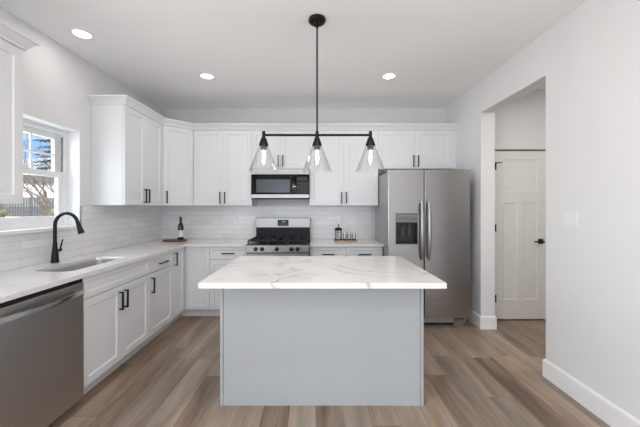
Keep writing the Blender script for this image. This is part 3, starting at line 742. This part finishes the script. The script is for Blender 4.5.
# ------------------------------------------------------------ outlets and switch
def outlet(label, loc, rz, gang=1, kind='outlet'):
    t = thing('wall_outlet' if kind == 'outlet' else 'light_switch', label, kind, loc, rz)
    w2 = .036 if gang == 1 else .058
    link('cover_plate', bx(-w2, w2, -.005, 0, -.058, .058), 'plate', t, bevel=.0015)
    for k in range(gang):
        x = (k-(gang-1)/2)*.046
        o = link('receptacle' if kind == 'outlet' else 'rocker', bx(x-.0165, x+.0165, -.0075, -.0052, -.033, .033), 'plate', t)
        if kind == 'outlet':
            b = nb()
            for z in (-.017, .017):
                for s in (-1, 1): box(b, x+s*.006-.001, x+s*.006+.001, -.0079, -.0076, z-.004, z+.005)
            link('slots', b, 'dark', o)
    return t
yb = YB-.0092
outlet('white wall outlet on the tiles left of the wine bottle', (-2.075, yb, 1.105), 0)
outlet('white wall outlet on the tiles between wine bottle and range', (-1.14, yb, 1.20), 0)
outlet('white wall outlet on the tiles above the french press', (.375, yb, 1.19), 0)
outlet('white two-gang switch plate on the right wall past the hall opening', (XR-.0002, 2.183, 1.283), -PI/2, 2, 'light switch')

# ------------------------------------------------------------ outside the window
b = nb()
nx, ny = 26, 20; gv = {}
for i in range(nx+1):
    for j in range(ny+1):
        x = -2.45-70*(i/nx)**1.6; y = -25+95*j/ny; d_ = max(0, -x-9)
        gv[i, j] = b.verts.new((x, y, -.9+.055*d_+.25*math.sin(x*.31+y*.17)*min(1, d_/6)))
for i in range(nx):
    for j in range(ny): b.faces.new((gv[i, j], gv[i+1, j], gv[i+1, j+1], gv[i, j+1]))
S('ground', b, 'grass', smooth=True)
def gz(x, y): d_ = max(0, -x-9); return -.9+.055*d_+.25*math.sin(x*.31+y*.17)*min(1, d_/6)
def house(label, x, y, w, dpt, hgt, rz, wallm, zoff=0):
    t = thing('house', label, 'house', (x, y, gz(x, y)-.3+zoff), rz)
    link('walls', prism(nb(), [(-w/2, -dpt/2), (w/2, -dpt/2), (w/2, dpt/2), (-w/2, dpt/2)], 0, hgt), wallm, t)
    b = nb(); e = .4; rh = dpt*.16
    v = [b.verts.new(p) for p in ((-w/2-e, -dpt/2-e, hgt+.005), (w/2+e, -dpt/2-e, hgt+.005), (w/2+e, dpt/2+e, hgt+.005), (-w/2-e, dpt/2+e, hgt+.005), (-w/2-e, 0, hgt+rh), (w/2+e, 0, hgt+rh))]
    for f_ in ((0, 1, 2, 3), (0, 1, 5, 4), (2, 3, 4, 5), (1, 2, 5), (3, 0, 4)): b.faces.new([v[q] for q in f_])
    link('roof', b, 'shingle', t)
    k = 0
    while -w/2+.8+k*2.0 < w/2-1 and hgt < 2:
        x_ = -w/2+.8+k*2.0; link('window', bx(x_, x_+.9, -dpt/2-.05, -dpt/2-.003, hgt*.4, hgt*.4+1.1), 'wglass', t); k += 1
    return t
house('low white house with grey roof across the lawn, seen through the window', -35, 36, 14, 6, 2.9, math.radians(46), 'siding', .9)
house('red and white house at the lower left corner of the window view', -22, 14.6, 5, 4, 1.5, math.radians(55), 'redp', -.6)
t = thing('fence', 'long grey board fence before the low white house', 'fence', (-29, 30.5, gz(-29, 30.5)), math.radians(46))
b = nb()
for k in range(60): box(b, -6+k*.2, -6+k*.2+.18, -.012, .012, -.6, 2.0)
link('boards', b, 'shingle', t)
for k in range(7): link('post', bx(-6.05+k*2.0, -5.95+k*2.0, .0125, .11, -.8, 2.1), 'shingle', t)
def bare_tree(label, x, y, h, r, seed, kind='bark', depth=4, lean=0, name='bare_tree'):
    rd = random.Random(seed); b = nb()
    def br(p, d, L, r_, lv):
        pts = [p]; q = Vector(p); dd = Vector(d)
        for k in range(3):
            dd = (dd+Vector((rd.uniform(-.18, .18), rd.uniform(-.18, .18), rd.uniform(-.05, .14)))).normalized(); q = q+dd*L/3; pts.append(q.copy())
        tube(b, pts, [r_*(1-.16*k) for k in range(4)], 5)
        if lv == 0: return
        for k in range(3 if lv > 1 else 4):
            st = pts[rd.choice((2, 3, 3))]; nd = (dd+Vector((rd.uniform(-1, 1), rd.uniform(-1, 1), rd.uniform(-.25, .7)))*.85).normalized(); br(st, nd, L*rd.uniform(.55, .8), r_*.5, lv-1)
    br(Vector((0, 0, -.4)), Vector((lean, 0, 1)).normalized(), h*.36, r, depth)
    o = link(name, b, kind); o.location = (x, y, gz(x, y)); return tag(o, label, 'tree')
bare_tree('bare tree with a leaning trunk in front of the lawn', -8.6, 9.0, 2.6, .10, 3, lean=.35)
bare_tree('tall leafless tree behind the lawn, seen in the upper panes', -12.2, 15.2, 6.4, .13, 11, depth=5)
bare_tree('leafless tree of thin twigs beside the low white house', -25, 28.0, 9, .17, 21, depth=5)
bare_tree('leafless tree with spreading limbs behind the leaning tree', -17.5, 17.0, 7.0, .13, 31, depth=5)
bare_tree('small leafless tree at far end of the lawn', -17, 21.0, 5.5, .10, 41, depth=5)
# conifer close to the house
b = nb(); rd = random.Random(5)
for k in range(150):
    z = 3.7+k*.03; L = max(.25, 1.25*(1-(z-3.7)/6)); a = k*2.4
    p0 = Vector((0, 0, z)); p1 = Vector((L*math.cos(a), L*math.sin(a), z-.18*L+rd.uniform(-.1, .1)))
    for s in range(7):
        q0 = p0.lerp(p1, .25+s*.11); dv = (p1-p0).normalized(); sd_ = dv.cross(Vector((0, 0, 1)))*(.30*(1-.08*s))
        for sg in (-1, 1):
            c0 = b.verts.new(q0+Vector((0, 0, .05))); c1_ = b.verts.new(q0+sd_*sg+dv*.22+Vector((0, 0, -.07))); c2_ = b.verts.new(q0+dv*.14+Vector((0, 0, -.05))); b.faces.new((c0, c1_, c2_))
t = thing('conifer', 'dark green conifer at the top right of the window view', 'tree', (-8.8, 11.0, gz(-8.8, 11.0)))
link('foliage', b, 'needle', t)
link('trunk', tube(nb(), [(0, 0, -.3), (0, 0, 8.2)], [.16, .04], 8), 'bark', t)
# scrub
for k, (x, y, r, lb) in enumerate(((-25, 22.6, 1.0, 'small olive brown shrub before the red house'), (-22.5, 26.8, 1.1, 'olive brown shrub before the far end of the grey fence'), (-50, 43, 3.0, 'brownish treetop behind the low white house, toward the red house'), (-45.5, 49, 3.2, 'brownish treetop rising directly behind the low white house'), (-41, 55, 3.0, 'brownish treetop past the far end of the low white house'))):
    b = nb(); rr = random.Random(k+60); bmesh.ops.create_icosphere(b, subdivisions=4, radius=1)
    for v in b.verts:
        q = v.co; f_ = 1+.10*math.sin(q.x*7+k)*math.sin(q.y*6)+.08*math.sin(q.z*9+2*k)+rr.uniform(-.09, .09); v.co = Vector((q.x*r*1.05*f_, q.y*r*1.05*f_, q.z*r*f_))
    o = link('shrub', b, 'shrub'); o.location = (x, y, gz(x, y)+r*.55); tag(o, lb, 'shrub')
